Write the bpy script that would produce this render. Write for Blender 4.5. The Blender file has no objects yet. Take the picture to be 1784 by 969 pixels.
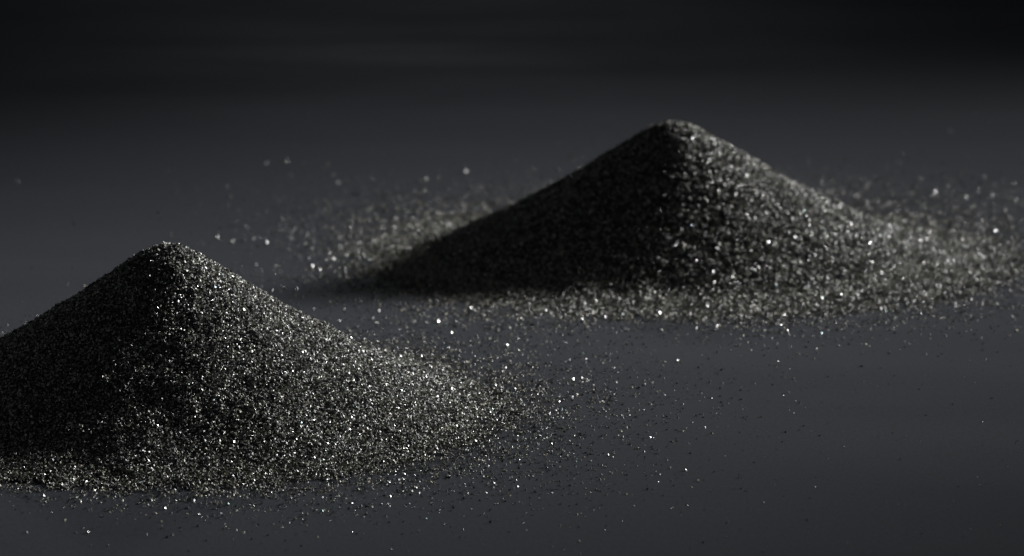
import bpy, math
import numpy as np
from mathutils import Matrix, Vector

# ------------------------------------------------------------------ basics
sc = bpy.context.scene
COL = sc.collection
RNG = np.random.default_rng(7)
U = 6.667e-5            # one "unit" (about a quarter of a grain) in metres
R = math.radians

# ------------------------------------------------------------------ camera
ELEV = R(11.0)          # how steeply the camera looks down on the slate
FOC = 7600.0            # focal length in pixels of the 1784 px wide photograph
CAM_H = 1684 * U
CAM_Y = -CAM_H / math.tan(ELEV)
cam_d = bpy.data.cameras.new('camera')
cam = bpy.data.objects.new('camera', cam_d)
COL.objects.link(cam)
cam.location = (0, CAM_Y, CAM_H)
cam.rotation_euler = (R(90) - ELEV, 0, 0)
cam_d.sensor_width = 36.0
cam_d.lens = 36.0 * FOC / 1784
cam_d.clip_start = 0.01
cam_d.clip_end = 60
cam_d.dof.use_dof = True
cam_d.dof.focus_distance = 7350 * U
cam_d.dof.aperture_fstop = 62
cam_d.dof.aperture_blades = 0
sc.camera = cam

# ------------------------------------------------------------------ world: a dark studio
w = bpy.data.worlds.new('World')
sc.world = w
w.use_nodes = True
bg = w.node_tree.nodes['Background']
bg.inputs['Color'].default_value = (0.84, 0.92, 1.0, 1)
bg.inputs['Strength'].default_value = 0.018

# ------------------------------------------------------------------ lamps
KAZ, KEL, KD = R(29), R(19.5), 1.10           # behind on the right, low
KTGT = Vector((-0.014, -0.022, 0.0)) + 0.20 * Vector((-math.cos(KAZ), -math.sin(KAZ), 0.0))   # aimed past the heaps
kd = bpy.data.lights.new('key_lamp', 'SPOT')   # a soft-edged beam raking over the slate
kd.energy = 258.0
kd.color = (1.0, 0.995, 0.985)
kd.spot_size = R(13.2)
kd.spot_blend = 1.0
kd.shadow_soft_size = 0.125
key = bpy.data.objects.new('key_lamp', kd)
COL.objects.link(key)
key.location = Vector((-0.014, -0.022, 0.0)) + KD * Vector((math.cos(KAZ) * math.cos(KEL), math.sin(KAZ) * math.cos(KEL), math.sin(KEL)))
key.rotation_euler = (KTGT - key.location).to_track_quat('-Z', 'Y').to_euler()

# an added broad cool lamp behind the sheet: its blurred reflection is the blue-grey sheen, fading out at the far end
bd = bpy.data.lights.new('added_back_lamp', 'SPOT')
bd.energy = 0.72
bd.color = (0.86, 0.91, 1.0)
bd.spot_size = R(17)
bd.spot_blend = 1.0
bd.shadow_soft_size = 0.05
back = bpy.data.objects.new('added_back_lamp', bd)
COL.objects.link(back)
back.location = (-0.02, 1.30, 0.45)
back.rotation_euler = (Vector((-0.02, -0.045, 0.0)) - back.location).to_track_quat('-Z', 'Y').to_euler()
# added large, very dim area lamp high behind everything, lifting the sheet's tone
sd = bpy.data.lights.new('added_area_lamp', 'AREA')
sd.shape = 'RECTANGLE'
sd.size, sd.size_y = 1.5, 0.56
sd.energy = 0.18
sd.color = (0.85, 0.90, 1.0)
added_area = bpy.data.objects.new('added_area_lamp', sd)
COL.objects.link(added_area)
added_area.location = (0.05, 1.80, 0.75)
added_area.rotation_euler = (Vector((0.02, 0.0, 0.0)) - added_area.location).to_track_quat('-Z', 'Y').to_euler()

# an added weak soft fill from the front left keeps grain detail in the shaded slopes
fd = bpy.data.lights.new('added_fill_lamp', 'AREA')
fd.shape = 'DISK'
fd.size = 0.30
fd.energy = 0.19
fd.color = (0.92, 0.96, 1.0)
fill = bpy.data.objects.new('added_fill_lamp', fd)
COL.objects.link(fill)
fill.location = (-0.55, -0.70, 0.50)
fill.rotation_euler = (Vector((0.0, -0.04, 0.02)) - fill.location).to_track_quat('-Z', 'Y').to_euler()

# ------------------------------------------------------------------ render and exposure
sc.view_settings.view_transform = 'Standard'
sc.view_settings.look = 'None'
sc.view_settings.exposure = 0.0
sc.view_settings.gamma = 1.0
sc.view_settings.use_curve_mapping = False
sc.render.engine = 'CYCLES'
sc.cycles.use_denoising = True
sc.cycles.max_bounces = 4
sc.cycles.caustics_reflective = False
sc.cycles.caustics_refractive = False
sc.cycles.sample_clamp_direct = 0
sc.cycles.sample_clamp_indirect = 2
sc.cycles.filter_width = 1.5

# ------------------------------------------------------------------ helpers
def ground_at(px, py, z=0.0):
    """Where the sight line through a point of the photograph meets the height z."""
    x = (px - 892) / FOC
    y = -(py - 484.5) / FOC
    d = Vector((x, math.cos(ELEV) + y * math.sin(ELEV), -math.sin(ELEV) + y * math.cos(ELEV)))
    t = (z - CAM_H) / d.z
    return np.array([d.x * t, CAM_Y + d.y * t, z])

class Waves:
    """Smooth irregularity: a sum of random plane waves."""
    def __init__(self, rng, wavelength, n=28, spread=0.6):
        a = rng.uniform(0, 2 * math.pi, n)
        k = 2 * math.pi / (wavelength * np.exp(rng.uniform(-spread, spread, n)))
        self.kx, self.ky = k * np.cos(a), k * np.sin(a)
        self.p = rng.uniform(0, 2 * math.pi, n)
        self.n = n
    def __call__(self, x, y):
        s = np.zeros_like(x)
        for a, b, p in zip(self.kx, self.ky, self.p):
            s += np.sin(a * x + b * y + p)
        return s / math.sqrt(self.n / 2)

def mesh_from(name, verts, faces, mat, smooth=False):
    """verts (n,3), faces (m,k) with k the same for all."""
    me = bpy.data.meshes.new(name)
    n, (m, k) = len(verts), faces.shape
    me.vertices.add(n)
    me.vertices.foreach_set('co', np.ascontiguousarray(verts, dtype=np.float32).ravel())
    me.loops.add(m * k)
    me.loops.foreach_set('vertex_index', np.ascontiguousarray(faces, dtype=np.int32).ravel())
    me.polygons.add(m)
    me.polygons.foreach_set('loop_start', np.arange(0, m * k, k, dtype=np.int32))
    me.polygons.foreach_set('use_smooth', np.full(m, smooth))
    me.materials.append(mat)
    me.update(calc_edges=True)
    me.validate()
    return me

def link(name, me, parent=None, kind=None):
    o = bpy.data.objects.new(name, me)
    COL.objects.link(o)
    if parent: o.parent = parent
    if kind: o['kind'] = kind
    return o

def tag(o, label, cat, group=None):
    o['label'] = label
    o['category'] = cat
    if group: o['group'] = group

# ------------------------------------------------------------------ materials
def new_mat(name):
    m = bpy.data.materials.new(name)
    m.use_nodes = True
    nt = m.node_tree
    return m, nt, nt.nodes['Principled BSDF']

def slate_material():
    m, nt, b = new_mat('dark_slate')
    N, L = nt.nodes, nt.links
    tc = N.new('ShaderNodeTexCoord')
    mp = N.new('ShaderNodeMapping')
    mp.inputs['Scale'].default_value = (9, 40, 1)      # rubbed along its length
    L.new(tc.outputs['Object'], mp.inputs['Vector'])
    n1 = N.new('ShaderNodeTexNoise')
    n1.inputs['Scale'].default_value = 1.0
    n1.inputs['Detail'].default_value = 4
    L.new(mp.outputs['Vector'], n1.inputs['Vector'])
    n2 = N.new('ShaderNodeTexNoise')                     # faint smudges
    n2.inputs['Scale'].default_value = 14
    n2.inputs['Detail'].default_value = 3
    L.new(tc.outputs['Object'], n2.inputs['Vector'])
    ad = N.new('ShaderNodeMath'); ad.operation = 'ADD'
    L.new(n1.outputs['Fac'], ad.inputs[0]); L.new(n2.outputs['Fac'], ad.inputs[1])
    mr = N.new('ShaderNodeMapRange')
    mr.inputs['From Min'].default_value = 0.6; mr.inputs['From Max'].default_value = 1.4
    mr.inputs['To Min'].default_value = 0.58; mr.inputs['To Max'].default_value = 0.70
    L.new(ad.outputs[0], mr.inputs['Value'])
    L.new(mr.outputs['Result'], b.inputs['Roughness'])
    cr = N.new('ShaderNodeMapRange')
    cr.data_type = 'FLOAT_VECTOR'
    cr.inputs[7].default_value = (0.35,) * 3; cr.inputs[8].default_value = (0.65,) * 3
    cr.inputs[9].default_value = (0.0117, 0.0146, 0.0222); cr.inputs[10].default_value = (0.0146, 0.0177, 0.0256)
    L.new(n1.outputs['Fac'], cr.inputs[6])
    mp3 = N.new('ShaderNodeMapping')                     # fine mineral grain of the surface
    mp3.inputs['Scale'].default_value = (3000, 900, 1)
    L.new(tc.outputs['Object'], mp3.inputs['Vector'])
    n4 = N.new('ShaderNodeTexNoise')
    n4.inputs['Scale'].default_value = 1.0
    n4.inputs['Detail'].default_value = 2
    L.new(mp3.outputs['Vector'], n4.inputs['Vector'])
    gr = N.new('ShaderNodeMapRange')
    gr.inputs['From Min'].default_value = 0.3; gr.inputs['From Max'].default_value = 0.7
    gr.inputs['To Min'].default_value = 0.6; gr.inputs['To Max'].default_value = 1.4
    L.new(n4.outputs['Fac'], gr.inputs['Value'])
    sc_ = N.new('ShaderNodeVectorMath'); sc_.operation = 'SCALE'
    L.new(cr.outputs[1], sc_.inputs[0]); L.new(gr.outputs['Result'], sc_.inputs['Scale'])
    L.new(sc_.outputs[0], b.inputs['Base Color'])
    n3 = N.new('ShaderNodeTexNoise')
    mp2 = N.new('ShaderNodeMapping')
    mp2.inputs['Scale'].default_value = (1200, 3600, 1)
    L.new(tc.outputs['Object'], mp2.inputs['Vector'])
    L.new(mp2.outputs['Vector'], n3.inputs['Vector'])
    n3.inputs['Scale'].default_value = 1.0
    n3.inputs['Detail'].default_value = 3
    bp = N.new('ShaderNodeBump')
    bp.inputs['Strength'].default_value = 0.30
    bp.inputs['Distance'].default_value = 0.00008
    L.new(n3.outputs['Fac'], bp.inputs['Height'])
    L.new(bp.outputs['Normal'], b.inputs['Normal'])
    b.inputs['IOR'].default_value = 1.5
    return m

def grain_material():
    m, nt, b = new_mat('mixed_mineral_sand')
    N, L = nt.nodes, nt.links
    at = N.new('ShaderNodeAttribute'); at.attribute_name = 'mineral'
    cr = N.new('ShaderNodeValToRGB')
    cr.color_ramp.interpolation = 'LINEAR'
    el = cr.color_ramp.elements
    el[0].position = 0.0; el[0].color = (0.012, 0.012, 0.013, 1)
    el[1].position = 1.0; el[1].color = (0.62, 0.60, 0.54, 1)
    for p, c in ((0.36, (0.022, 0.022, 0.021, 1)), (0.50, (0.078, 0.081, 0.077, 1)),
                 (0.70, (0.224, 0.229, 0.218, 1)), (0.88, (0.46, 0.46, 0.415, 1))):
        e = el.new(p); e.color = c
    L.new(at.outputs['Fac'], cr.inputs['Fac'])
    go = N.new('ShaderNodeAttribute'); go.attribute_name = 'gold'     # olive-gold minerals, commoner in the fine apron
    mx = N.new('ShaderNodeMix'); mx.data_type = 'RGBA'; mx.blend_type = 'MULTIPLY'
    L.new(go.outputs['Fac'], mx.inputs['Factor'])
    L.new(cr.outputs['Color'], mx.inputs[6])
    mx.inputs[7].default_value = (1.0, 0.93, 0.68, 1)
    L.new(mx.outputs[2], b.inputs['Base Color'])
    gl = N.new('ShaderNodeAttribute'); gl.attribute_name = 'polish'
    mr = N.new('ShaderNodeMapRange')
    mr.inputs['To Min'].default_value = 0.58; mr.inputs['To Max'].default_value = 0.27
    L.new(gl.outputs['Fac'], mr.inputs['Value'])
    L.new(mr.outputs['Result'], b.inputs['Roughness'])
    b.inputs['IOR'].default_value = 1.85
    fl = N.new('ShaderNodeAttribute'); fl.attribute_name = 'film'   # a few grains have a thin oxide film
    L.new(fl.outputs['Fac'], b.inputs['Thin Film Thickness'])
    b.inputs['Thin Film IOR'].default_value = 2.0
    return m

def mound_material():
    m, nt, b = new_mat('packed_sand')
    N, L = nt.nodes, nt.links
    tc = N.new('ShaderNodeTexCoord')
    v = N.new('ShaderNodeTexVoronoi'); v.inputs['Scale'].default_value = 3500
    L.new(tc.outputs['Object'], v.inputs['Vector'])
    cr = N.new('ShaderNodeValToRGB')
    cr.color_ramp.elements[0].color = (0.008, 0.008, 0.008, 1)
    cr.color_ramp.elements[1].color = (0.045, 0.042, 0.036, 1)
    L.new(v.outputs['Color'], cr.inputs['Fac'])
    L.new(cr.outputs['Color'], b.inputs['Base Color'])
    b.inputs['Roughness'].default_value = 0.7
    bp = N.new('ShaderNodeBump'); bp.inputs['Strength'].default_value = 0.8
    bp.inputs['Distance'].default_value = 0.0002
    L.new(v.outputs['Distance'], bp.inputs['Height'])
    L.new(bp.outputs['Normal'], b.inputs['Normal'])
    return m

def floor_material():
    m, nt, b = new_mat('dark_floor')
    N, L = nt.nodes, nt.links
    tc = N.new('ShaderNodeTexCoord')
    n = N.new('ShaderNodeTexNoise'); n.inputs['Scale'].default_value = 5; n.inputs['Detail'].default_value = 5
    L.new(tc.outputs['Object'], n.inputs['Vector'])
    cr = N.new('ShaderNodeValToRGB')
    cr.color_ramp.elements[0].color = (0.15, 0.15, 0.185, 1)
    cr.color_ramp.elements[1].color = (0.20, 0.20, 0.24, 1)
    L.new(n.outputs['Fac'], cr.inputs['Fac'])
    L.new(cr.outputs['Color'], b.inputs['Base Color'])
    b.inputs['Roughness'].default_value = 0.9
    b.inputs['Specular IOR Level'].default_value = 0.1
    return m

CLOTH = floor_material()
SLATE, GRAIN, MOUND = slate_material(), grain_material(), mound_material()

# ------------------------------------------------------------------ the slate-black sheet
def make_ground():
    """A matte black sheet, flat under the heaps, that sags away gently towards the back."""
    y0 = ground_at(892, 75)[1]
    t = math.tan(ELEV - (484.5 + 150) / FOC)              # the sheet's own far horizon
    rad = 2 * (CAM_H - (y0 - CAM_Y) * t) / t ** 2
    ys = np.concatenate([np.linspace(-0.5, y0, 12), y0 + np.linspace(0, 0.9, 61)[1:]])
    zs = np.where(ys > y0, -(ys - y0) ** 2 / (2 * rad), 0.0)
    xs = np.linspace(-1.1, 1.1, 9)
    v = np.array([[x, y, z] for y, z in zip(ys, zs) for x in xs])
    v2 = v - np.array([0, 0, 0.003])
    nx, ny = len(xs), len(ys)
    i = (np.arange(ny - 1)[:, None] * nx + np.arange(nx - 1)[None]).ravel()
    top = np.stack([i, i + 1, i + nx + 1, i + nx], -1)
    m = len(v)
    low = top[:, ::-1] + m
    rim = list(range(nx)) + [k * nx + nx - 1 for k in range(1, ny)] + [(ny - 1) * nx + k for k in range(nx - 2, -1, -1)] + [k * nx for k in range(ny - 2, 0, -1)]
    rim = np.array(rim); nxt = np.roll(rim, -1)
    side = np.stack([rim, rim + m, nxt + m, nxt], -1)
    o = link('ground', mesh_from('ground', np.concatenate([v, v2]), np.concatenate([top, low, side]), SLATE, False), kind='structure')
    o.data.polygons.foreach_set('use_smooth', np.concatenate([np.ones(len(top), bool), np.zeros(len(low) + len(side), bool)]))
    o['label'] = 'matte slate black sheet under both sand heaps'
    q = 30.0
    v = np.array([[-q, -q, -0.75], [q, -q, -0.75], [q, q, -0.75], [-q, q, -0.75]])
    o = link('floor', mesh_from('floor', v, np.array([[0, 1, 2, 3]]), CLOTH), kind='structure')
    o['label'] = 'dark studio floor beyond the sheet'
    yw, q, t = 2.4, 30.0, 0.1
    v = np.array([[x, y, z] for z in (-0.75, 12.0) for x, y in ((-q, yw), (q, yw), (q, yw + t), (-q, yw + t))])
    f = np.array([[4, 5, 6, 7], [3, 2, 1, 0], [0, 1, 5, 4], [1, 2, 6, 5], [2, 3, 7, 6], [3, 0, 4, 7]])
    o = link('added_backdrop', mesh_from('added_backdrop', v, f, CLOTH), kind='structure')  # added wall, out of view, keeps low reflections on the sheet dark
    o['label'] = 'unseen dark wall added behind the sheet to darken its reflections'
make_ground()

# ------------------------------------------------------------------ grains
_q = math.sqrt(3) / 2
CHIP_V = np.array([[1, 0, 0], [-.5, _q, 0], [-.5, -_q, 0], [0, 0, 1], [0, 0, -1]], float)
CHIP_F = np.array([[0, 1, 3], [1, 2, 3], [2, 0, 3], [1, 0, 4], [2, 1, 4], [0, 2, 4]])

def rotations(rng, n):
    q = rng.normal(size=(n, 4)); q /= np.linalg.norm(q, axis=1)[:, None]
    a, b, c, d = q.T
    return np.stack([np.stack([1 - 2 * (c * c + d * d), 2 * (b * c - a * d), 2 * (b * d + a * c)], -1),
                     np.stack([2 * (b * c + a * d), 1 - 2 * (b * b + d * d), 2 * (c * d - a * b)], -1),
                     np.stack([2 * (b * d - a * c), 2 * (c * d + a * b), 1 - 2 * (b * b + c * c)], -1)], 1)

def grain_mesh(name, pos, rad, rng, gold=0.05, mineral=None):
    """One mesh of angular grains: every one its own distorted six-faced chip."""
    n = len(pos)
    ax = np.exp(rng.normal(0, 0.28, (n, 1, 3)))
    ax /= np.cbrt(ax.prod(axis=2, keepdims=True))
    v = CHIP_V[None] * ax + rng.normal(0, 0.17, (n, 5, 3))
    v = np.einsum('nij,nkj->nki', rotations(rng, n), v) * rad[:, None, None] * 1.2 + pos[:, None, :]
    f = CHIP_F[None] + (np.arange(n) * 5)[:, None, None]
    me = mesh_from(name, v.reshape(-1, 3), f.reshape(-1, 3), GRAIN)
    if mineral is None: mineral = rng.random(n)
    polish = rng.random(n)
    film = np.where(rng.random(n) < 0.02, rng.normal(340, 14, n), 0.0)
    for nm, val in (('mineral', mineral), ('polish', polish), ('film', film), ('gold', np.clip(rng.normal(gold, 0.3, n), 0, 1))):
        at = me.attributes.new(nm, 'FLOAT', 'FACE')
        at.data.foreach_set('value', np.repeat(val, 6).astype(np.float32))
    return me

# ------------------------------------------------------------------ heaps
SLOPE_R = np.array([0, 24, 70, 150, 260, 400, 475, 530, 585, 640, 740])
SLOPE_M = np.array([0, .36, .69, .69, .605, .53, .43, .29, .14, .03, 0])
_r = np.linspace(0, 740, 741)
_m = np.interp(_r, SLOPE_R, SLOPE_M)
_h = np.concatenate([[0], np.cumsum((_m[1:] + _m[:-1]) / 2)])
PROFILE = _h[-1] - _h                                   # height above the slate by radius

class Heap:
    def __init__(self, px, py, size, seed, flare=0.0):
        self.flare = flare                              # how far the slope runs out to the right
        self.rng = np.random.default_rng(seed)
        self.c = ground_at(px, py)
        self.s = size
        self.w_edge = Waves(self.rng, 1.6, 14)          # lobes round the foot
        self.w_big = Waves(self.rng, 210)
        self.w_mid = Waves(self.rng, 62)
        self.w_small = Waves(self.rng, 21)
    def height(self, x, y):
        """x, y in units from the heap's centre -> height in units."""
        r = np.hypot(x, y) / self.s
        ca = x / (r * self.s + 1e-6)
        r = r / (1 + np.clip(r / 160, 0, 1) * self.flare * np.where(ca > 0, 1.0, 0.35) * ca ** 2)
        rr = r * (1 + 0.012 * self.w_edge(x / (np.hypot(x, y) + 60), y / (np.hypot(x, y) + 60)))
        rr = rr + 0.010 * r * self.w_big(x, y)
        h = np.interp(rr, _r, PROFILE) * self.s
        k = np.clip(h / 60, 0, 1)
        return h + k * (0.9 * self.w_mid(x, y) + 0.85 * self.w_small(x, y))
    def normal(self, x, y, e=3.0):
        dx = (self.height(x + e, y) - self.height(x - e, y)) / (2 * e)
        dy = (self.height(x, y + e) - self.height(x, y - e)) / (2 * e)
        n = np.stack([-dx, -dy, np.ones_like(dx)], -1)
        return n / np.linalg.norm(n, axis=1)[:, None]

def build_heap(h, label, g, edge, wide, right, back, n_cover, n_skirt, n_sparse, group):
    rng = h.rng
    root = bpy.data.objects.new('sand_heap', None)
    COL.objects.link(root)
    root.location = h.c
    root.empty_display_size = 0.01
    tag(root, label, 'sand heap', group)
    # packed body under the loose top layer
    nr, na = 150, 240
    rad = np.linspace(0, 1, nr) ** 0.9 * (720 + 450 * h.flare) * h.s
    ang = np.linspace(0, 2 * math.pi, na, endpoint=False)
    rg, ag = np.meshgrid(rad[1:], ang, indexing='ij')
    x, y = (rg * np.cos(ag)).ravel(), (rg * np.sin(ag)).ravel()
    z = h.height(x, y) - 2.0 - 9.0 * np.clip(rg.ravel() / h.s / 110 - 4.3 - 0.8 * (h.flare > 0), 0, 1)
    z0 = h.height(np.zeros(1), np.zeros(1)) - 2.0
    v = np.concatenate([[[0, 0, z0[0]]], np.stack([x, y, z], -1)])
    i = 1 + (np.arange(nr - 2)[:, None] * na + np.arange(na)[None])
    j = 1 + (np.arange(nr - 2)[:, None] * na + (np.arange(na)[None] + 1) % na)
    q = np.stack([i, i + na, j + na, j], -1).reshape(-1, 4)
    tri = np.stack([np.zeros(na, int), 1 + np.arange(na), 1 + (np.arange(na) + 1) % na, 1 + (np.arange(na) + 1) % na], -1)
    tris = np.concatenate([q[:, [0, 1, 2]], q[:, [0, 2, 3]], tri[:, :3]])
    link('mound', mesh_from('mound', v * U, tris, MOUND, True), root)
    # loose top layer of the slopes
    r = np.sqrt(rng.random(n_cover)) * (720 + 450 * h.flare) * h.s
    a = rng.uniform(0, 2 * math.pi, n_cover)
    far = (np.sin(a) > 0.30) | (h.c[0] / U + r * np.cos(a) < -1080)
    k = ~far | (rng.random(n_cover) < 0.38)              # thinner on the side turned away
    x, y = (r * np.cos(a))[k], (r * np.sin(a))[k]
    rr = np.hypot(x, y) / h.s / (1 + h.flare * np.clip(x / (np.hypot(x, y) + 1), 0, 1) ** 2) + 26 * Waves(rng, 60)(x, y)
    k = rng.random(len(x)) < np.clip((edge - rr) / 120, 0, 1)
    x, y = x[k], y[k]
    size = g * np.clip(np.exp(rng.normal(0, 0.36, len(x))), 0.4, 1.9)
    nrm = h.normal(x, y)
    p = np.stack([x, y, h.height(x, y)], -1) + nrm * (size * rng.uniform(-0.6, 1.1, len(x)))[:, None]
    link('surface_grains', grain_mesh('surface_grains', p * U, size * U, rng), root, 'stuff')
    # thin apron of grains that rolled out over the slate
    lob = Waves(rng, 1.1, 16)
    pat = Waves(rng, 95)
    def apron(n, r0, scale, keep):
        r = (r0 + rng.exponential(scale, n) * (1 + 0.0 * r0)) * h.s
        a = rng.uniform(0, 2 * math.pi, n)
        r = h.s * 520 + (r - h.s * 520) * np.clip(1 + 0.28 * lob(np.cos(a), np.sin(a)), 0.35, 2)
        r = h.s * 520 + (r - h.s * 520) * (1 + wide * np.cos(a) ** 2 + back * np.clip(np.sin(a), 0, 1) + right * np.clip(np.cos(a), 0, 1) ** 3)
        x, y = r * np.cos(a), r * np.sin(a)
        k = rng.random(n) < keep(pat(x, y))
        x, y = x[k], y[k]
        size = 0.84 * g * np.clip(np.exp(rng.normal(0, 0.36, len(x))), 0.35, 1.9)
        z = np.maximum(h.height(x, y), 0) + size * rng.uniform(0.3, 0.8, len(x))
        return np.stack([x, y, z], -1), size
    p1, s1 = apron(n_skirt, 535, 70, lambda t: np.clip(0.75 + 0.35 * t, 0.15, 1))
    p2, s2 = apron(n_sparse, 620, 115, lambda t: np.clip(0.6 + 0.4 * t, 0.1, 1))
    p, s = np.concatenate([p1, p2]), np.concatenate([s1, s2])
    link('apron_grains', grain_mesh('apron_grains', p * U, s * U, rng, 0.55), root, 'stuff')
    return root

front = Heap(297, 714, 0.955, 11)
rear = Heap(1172, 448, 0.925, 23, 0.16)
G = 'heaps of dark glittering sand'
build_heap(front, 'dark sand heap in sharp focus, cut off by the left edge of the photo', 1.22, 630, 0.15, 0.30, 0.0, 350000, 66000, 2200, G)
build_heap(rear, 'dark sand heap further back with blurred pale right flank', 1.30, 705, 0.9, 0.95, 1.45, 300000, 120000, 5200, G)

# ------------------------------------------------------------------ lone grains
def chip_mesh(name, rad, rng, facet, mineral, polish, film):
    """An angular chip lying on the slate: a flat cut top facet on a chunky, irregular body."""
    n = 7
    a = np.sort(rng.uniform(0, 2 * math.pi, n) * 0.35 + np.arange(n) * 2 * math.pi / n)
    ring = lambda k, z: np.stack([np.cos(a) * k * rng.uniform(.85, 1.12, n), np.sin(a) * k * rng.uniform(.85, 1.12, n), np.full(n, z)], -1)
    v = np.concatenate([ring(0.72, 0.62), ring(1.0, 0.05) + rng.normal(0, .06, (n, 3)), ring(0.6, -0.6) + rng.normal(0, .06, (n, 3))])
    v[:n, 2] = 0.62
    q = facet.to_track_quat('Z', 'Y').to_matrix()
    v = v @ np.array(q).T * rad
    v[:, 2] -= v[:, 2].min()
    faces = [list(range(n)), list(range(3 * n - 1, 2 * n - 1, -1))]
    for k in range(n):
        l = (k + 1) % n
        faces += [[n + k, n + l, l, k], [2 * n + k, 2 * n + l, n + l, n + k]]
    me = bpy.data.meshes.new(name)
    me.from_pydata([tuple(t) for t in v], [], faces)
    me.materials.append(GRAIN)
    for nm, val in (('mineral', mineral), ('polish', polish), ('film', film)):
        at = me.attributes.new(nm, 'FLOAT', 'FACE')
        at.data.foreach_set('value', np.full(len(faces), val, np.float32))
    return me

# fine dust that settled over the whole sheet
dr = np.random.default_rng(31)
nd = 2600
dx, dy = dr.uniform(-0.14, 0.14, nd), dr.uniform(-0.16, 0.10, nd)
ds = 0.55 * np.exp(dr.normal(0, 0.35, nd))
dust = link('dust', grain_mesh('dust', np.stack([dx, dy, ds * 0.7 * U], -1), ds * U, dr, 0.4, dr.uniform(0.3, 1, nd)), None, 'stuff')
dust['label'] = 'fine pale dust specks scattered over the dark sheet'

KEYP, CAMP = Vector(key.location), Vector(cam.location)
LONE = [  # px, py, radius, film (nm), tilt away from the mirror angle, label
    (763, 563, 4.2, 0, 0.00, 'brightest white grain lying alone on the bare slate between the two heaps'),
    (883, 604, 3.8, 0, 0.02, 'bright white grain alone on the slate, right of the brightest one between the heaps'),
    (998, 664, 4.0, 0, 0.00, 'bright white grain just off the right tip of the front heap'),
    (1180, 630, 2.9, 0, 0.03, 'small bright grain on bare slate below the middle of the rear heap'),
    (1194, 821, 3.0, 0, 0.02, 'tiny white grain furthest to the lower right of the front heap'),
    (153, 929, 3.0, 0, 0.03, 'pale grain lying alone near the bottom left corner'),
    (287, 888, 3.4, 0, 0.02, 'white grain a little way out from the foot of the front heap'),
    (397, 880, 3.2, 345, 0.03, 'pale greenish grain close to the foot of the front heap'),
    (561, 893, 3.2, 345, 0.03, 'green glinting grain standing off the front foot of the front heap'),
    (464, 425, 4.2, 0, 0.02, 'brightest blurred grain right of the front heap peak'),
    (544, 466, 3.8, 0, 0.02, 'bright blurred grain low on the slate where the rear heap shadow ends'),
    (464, 286, 4.2, 0, 0.16, 'left one of a faint blurred pair of grains far behind the front heap'),
    (500, 283, 4.2, 0, 0.15, 'right one of a faint blurred pair of grains far behind the front heap'),
    (811, 301, 4.8, 0, 0.02, 'blurred bright grain at the upper edge of the rear heap apron'),
    (1628, 337, 4.8, 0, 0.02, 'bright blurred grain behind the right slope of the rear heap'),
    (1733, 405, 4.6, 0, 0.01, 'bright blurred grain near the right edge beside the rear heap'),
]
lr = np.random.default_rng(5)
for px, py, rad, film, off, label in LONE:
    p = Vector(ground_at(px, py))
    half = ((KEYP - p).normalized() + (CAMP - p).normalized()).normalized()
    half = (half + Vector((off, off * 0.5, off))).normalized()
    o = link('sand_grain', chip_mesh('sand_grain', rad * 0.8 * U, lr, half, 0.8 if not film else 0.6, 0.85 if rad in (4.0, 4.6) or py == 563 else 0.62 if not film else 0.2, film))
    o.location = p
    tag(o, label, 'sand grain', 'bright loose grains lying apart on the slate')
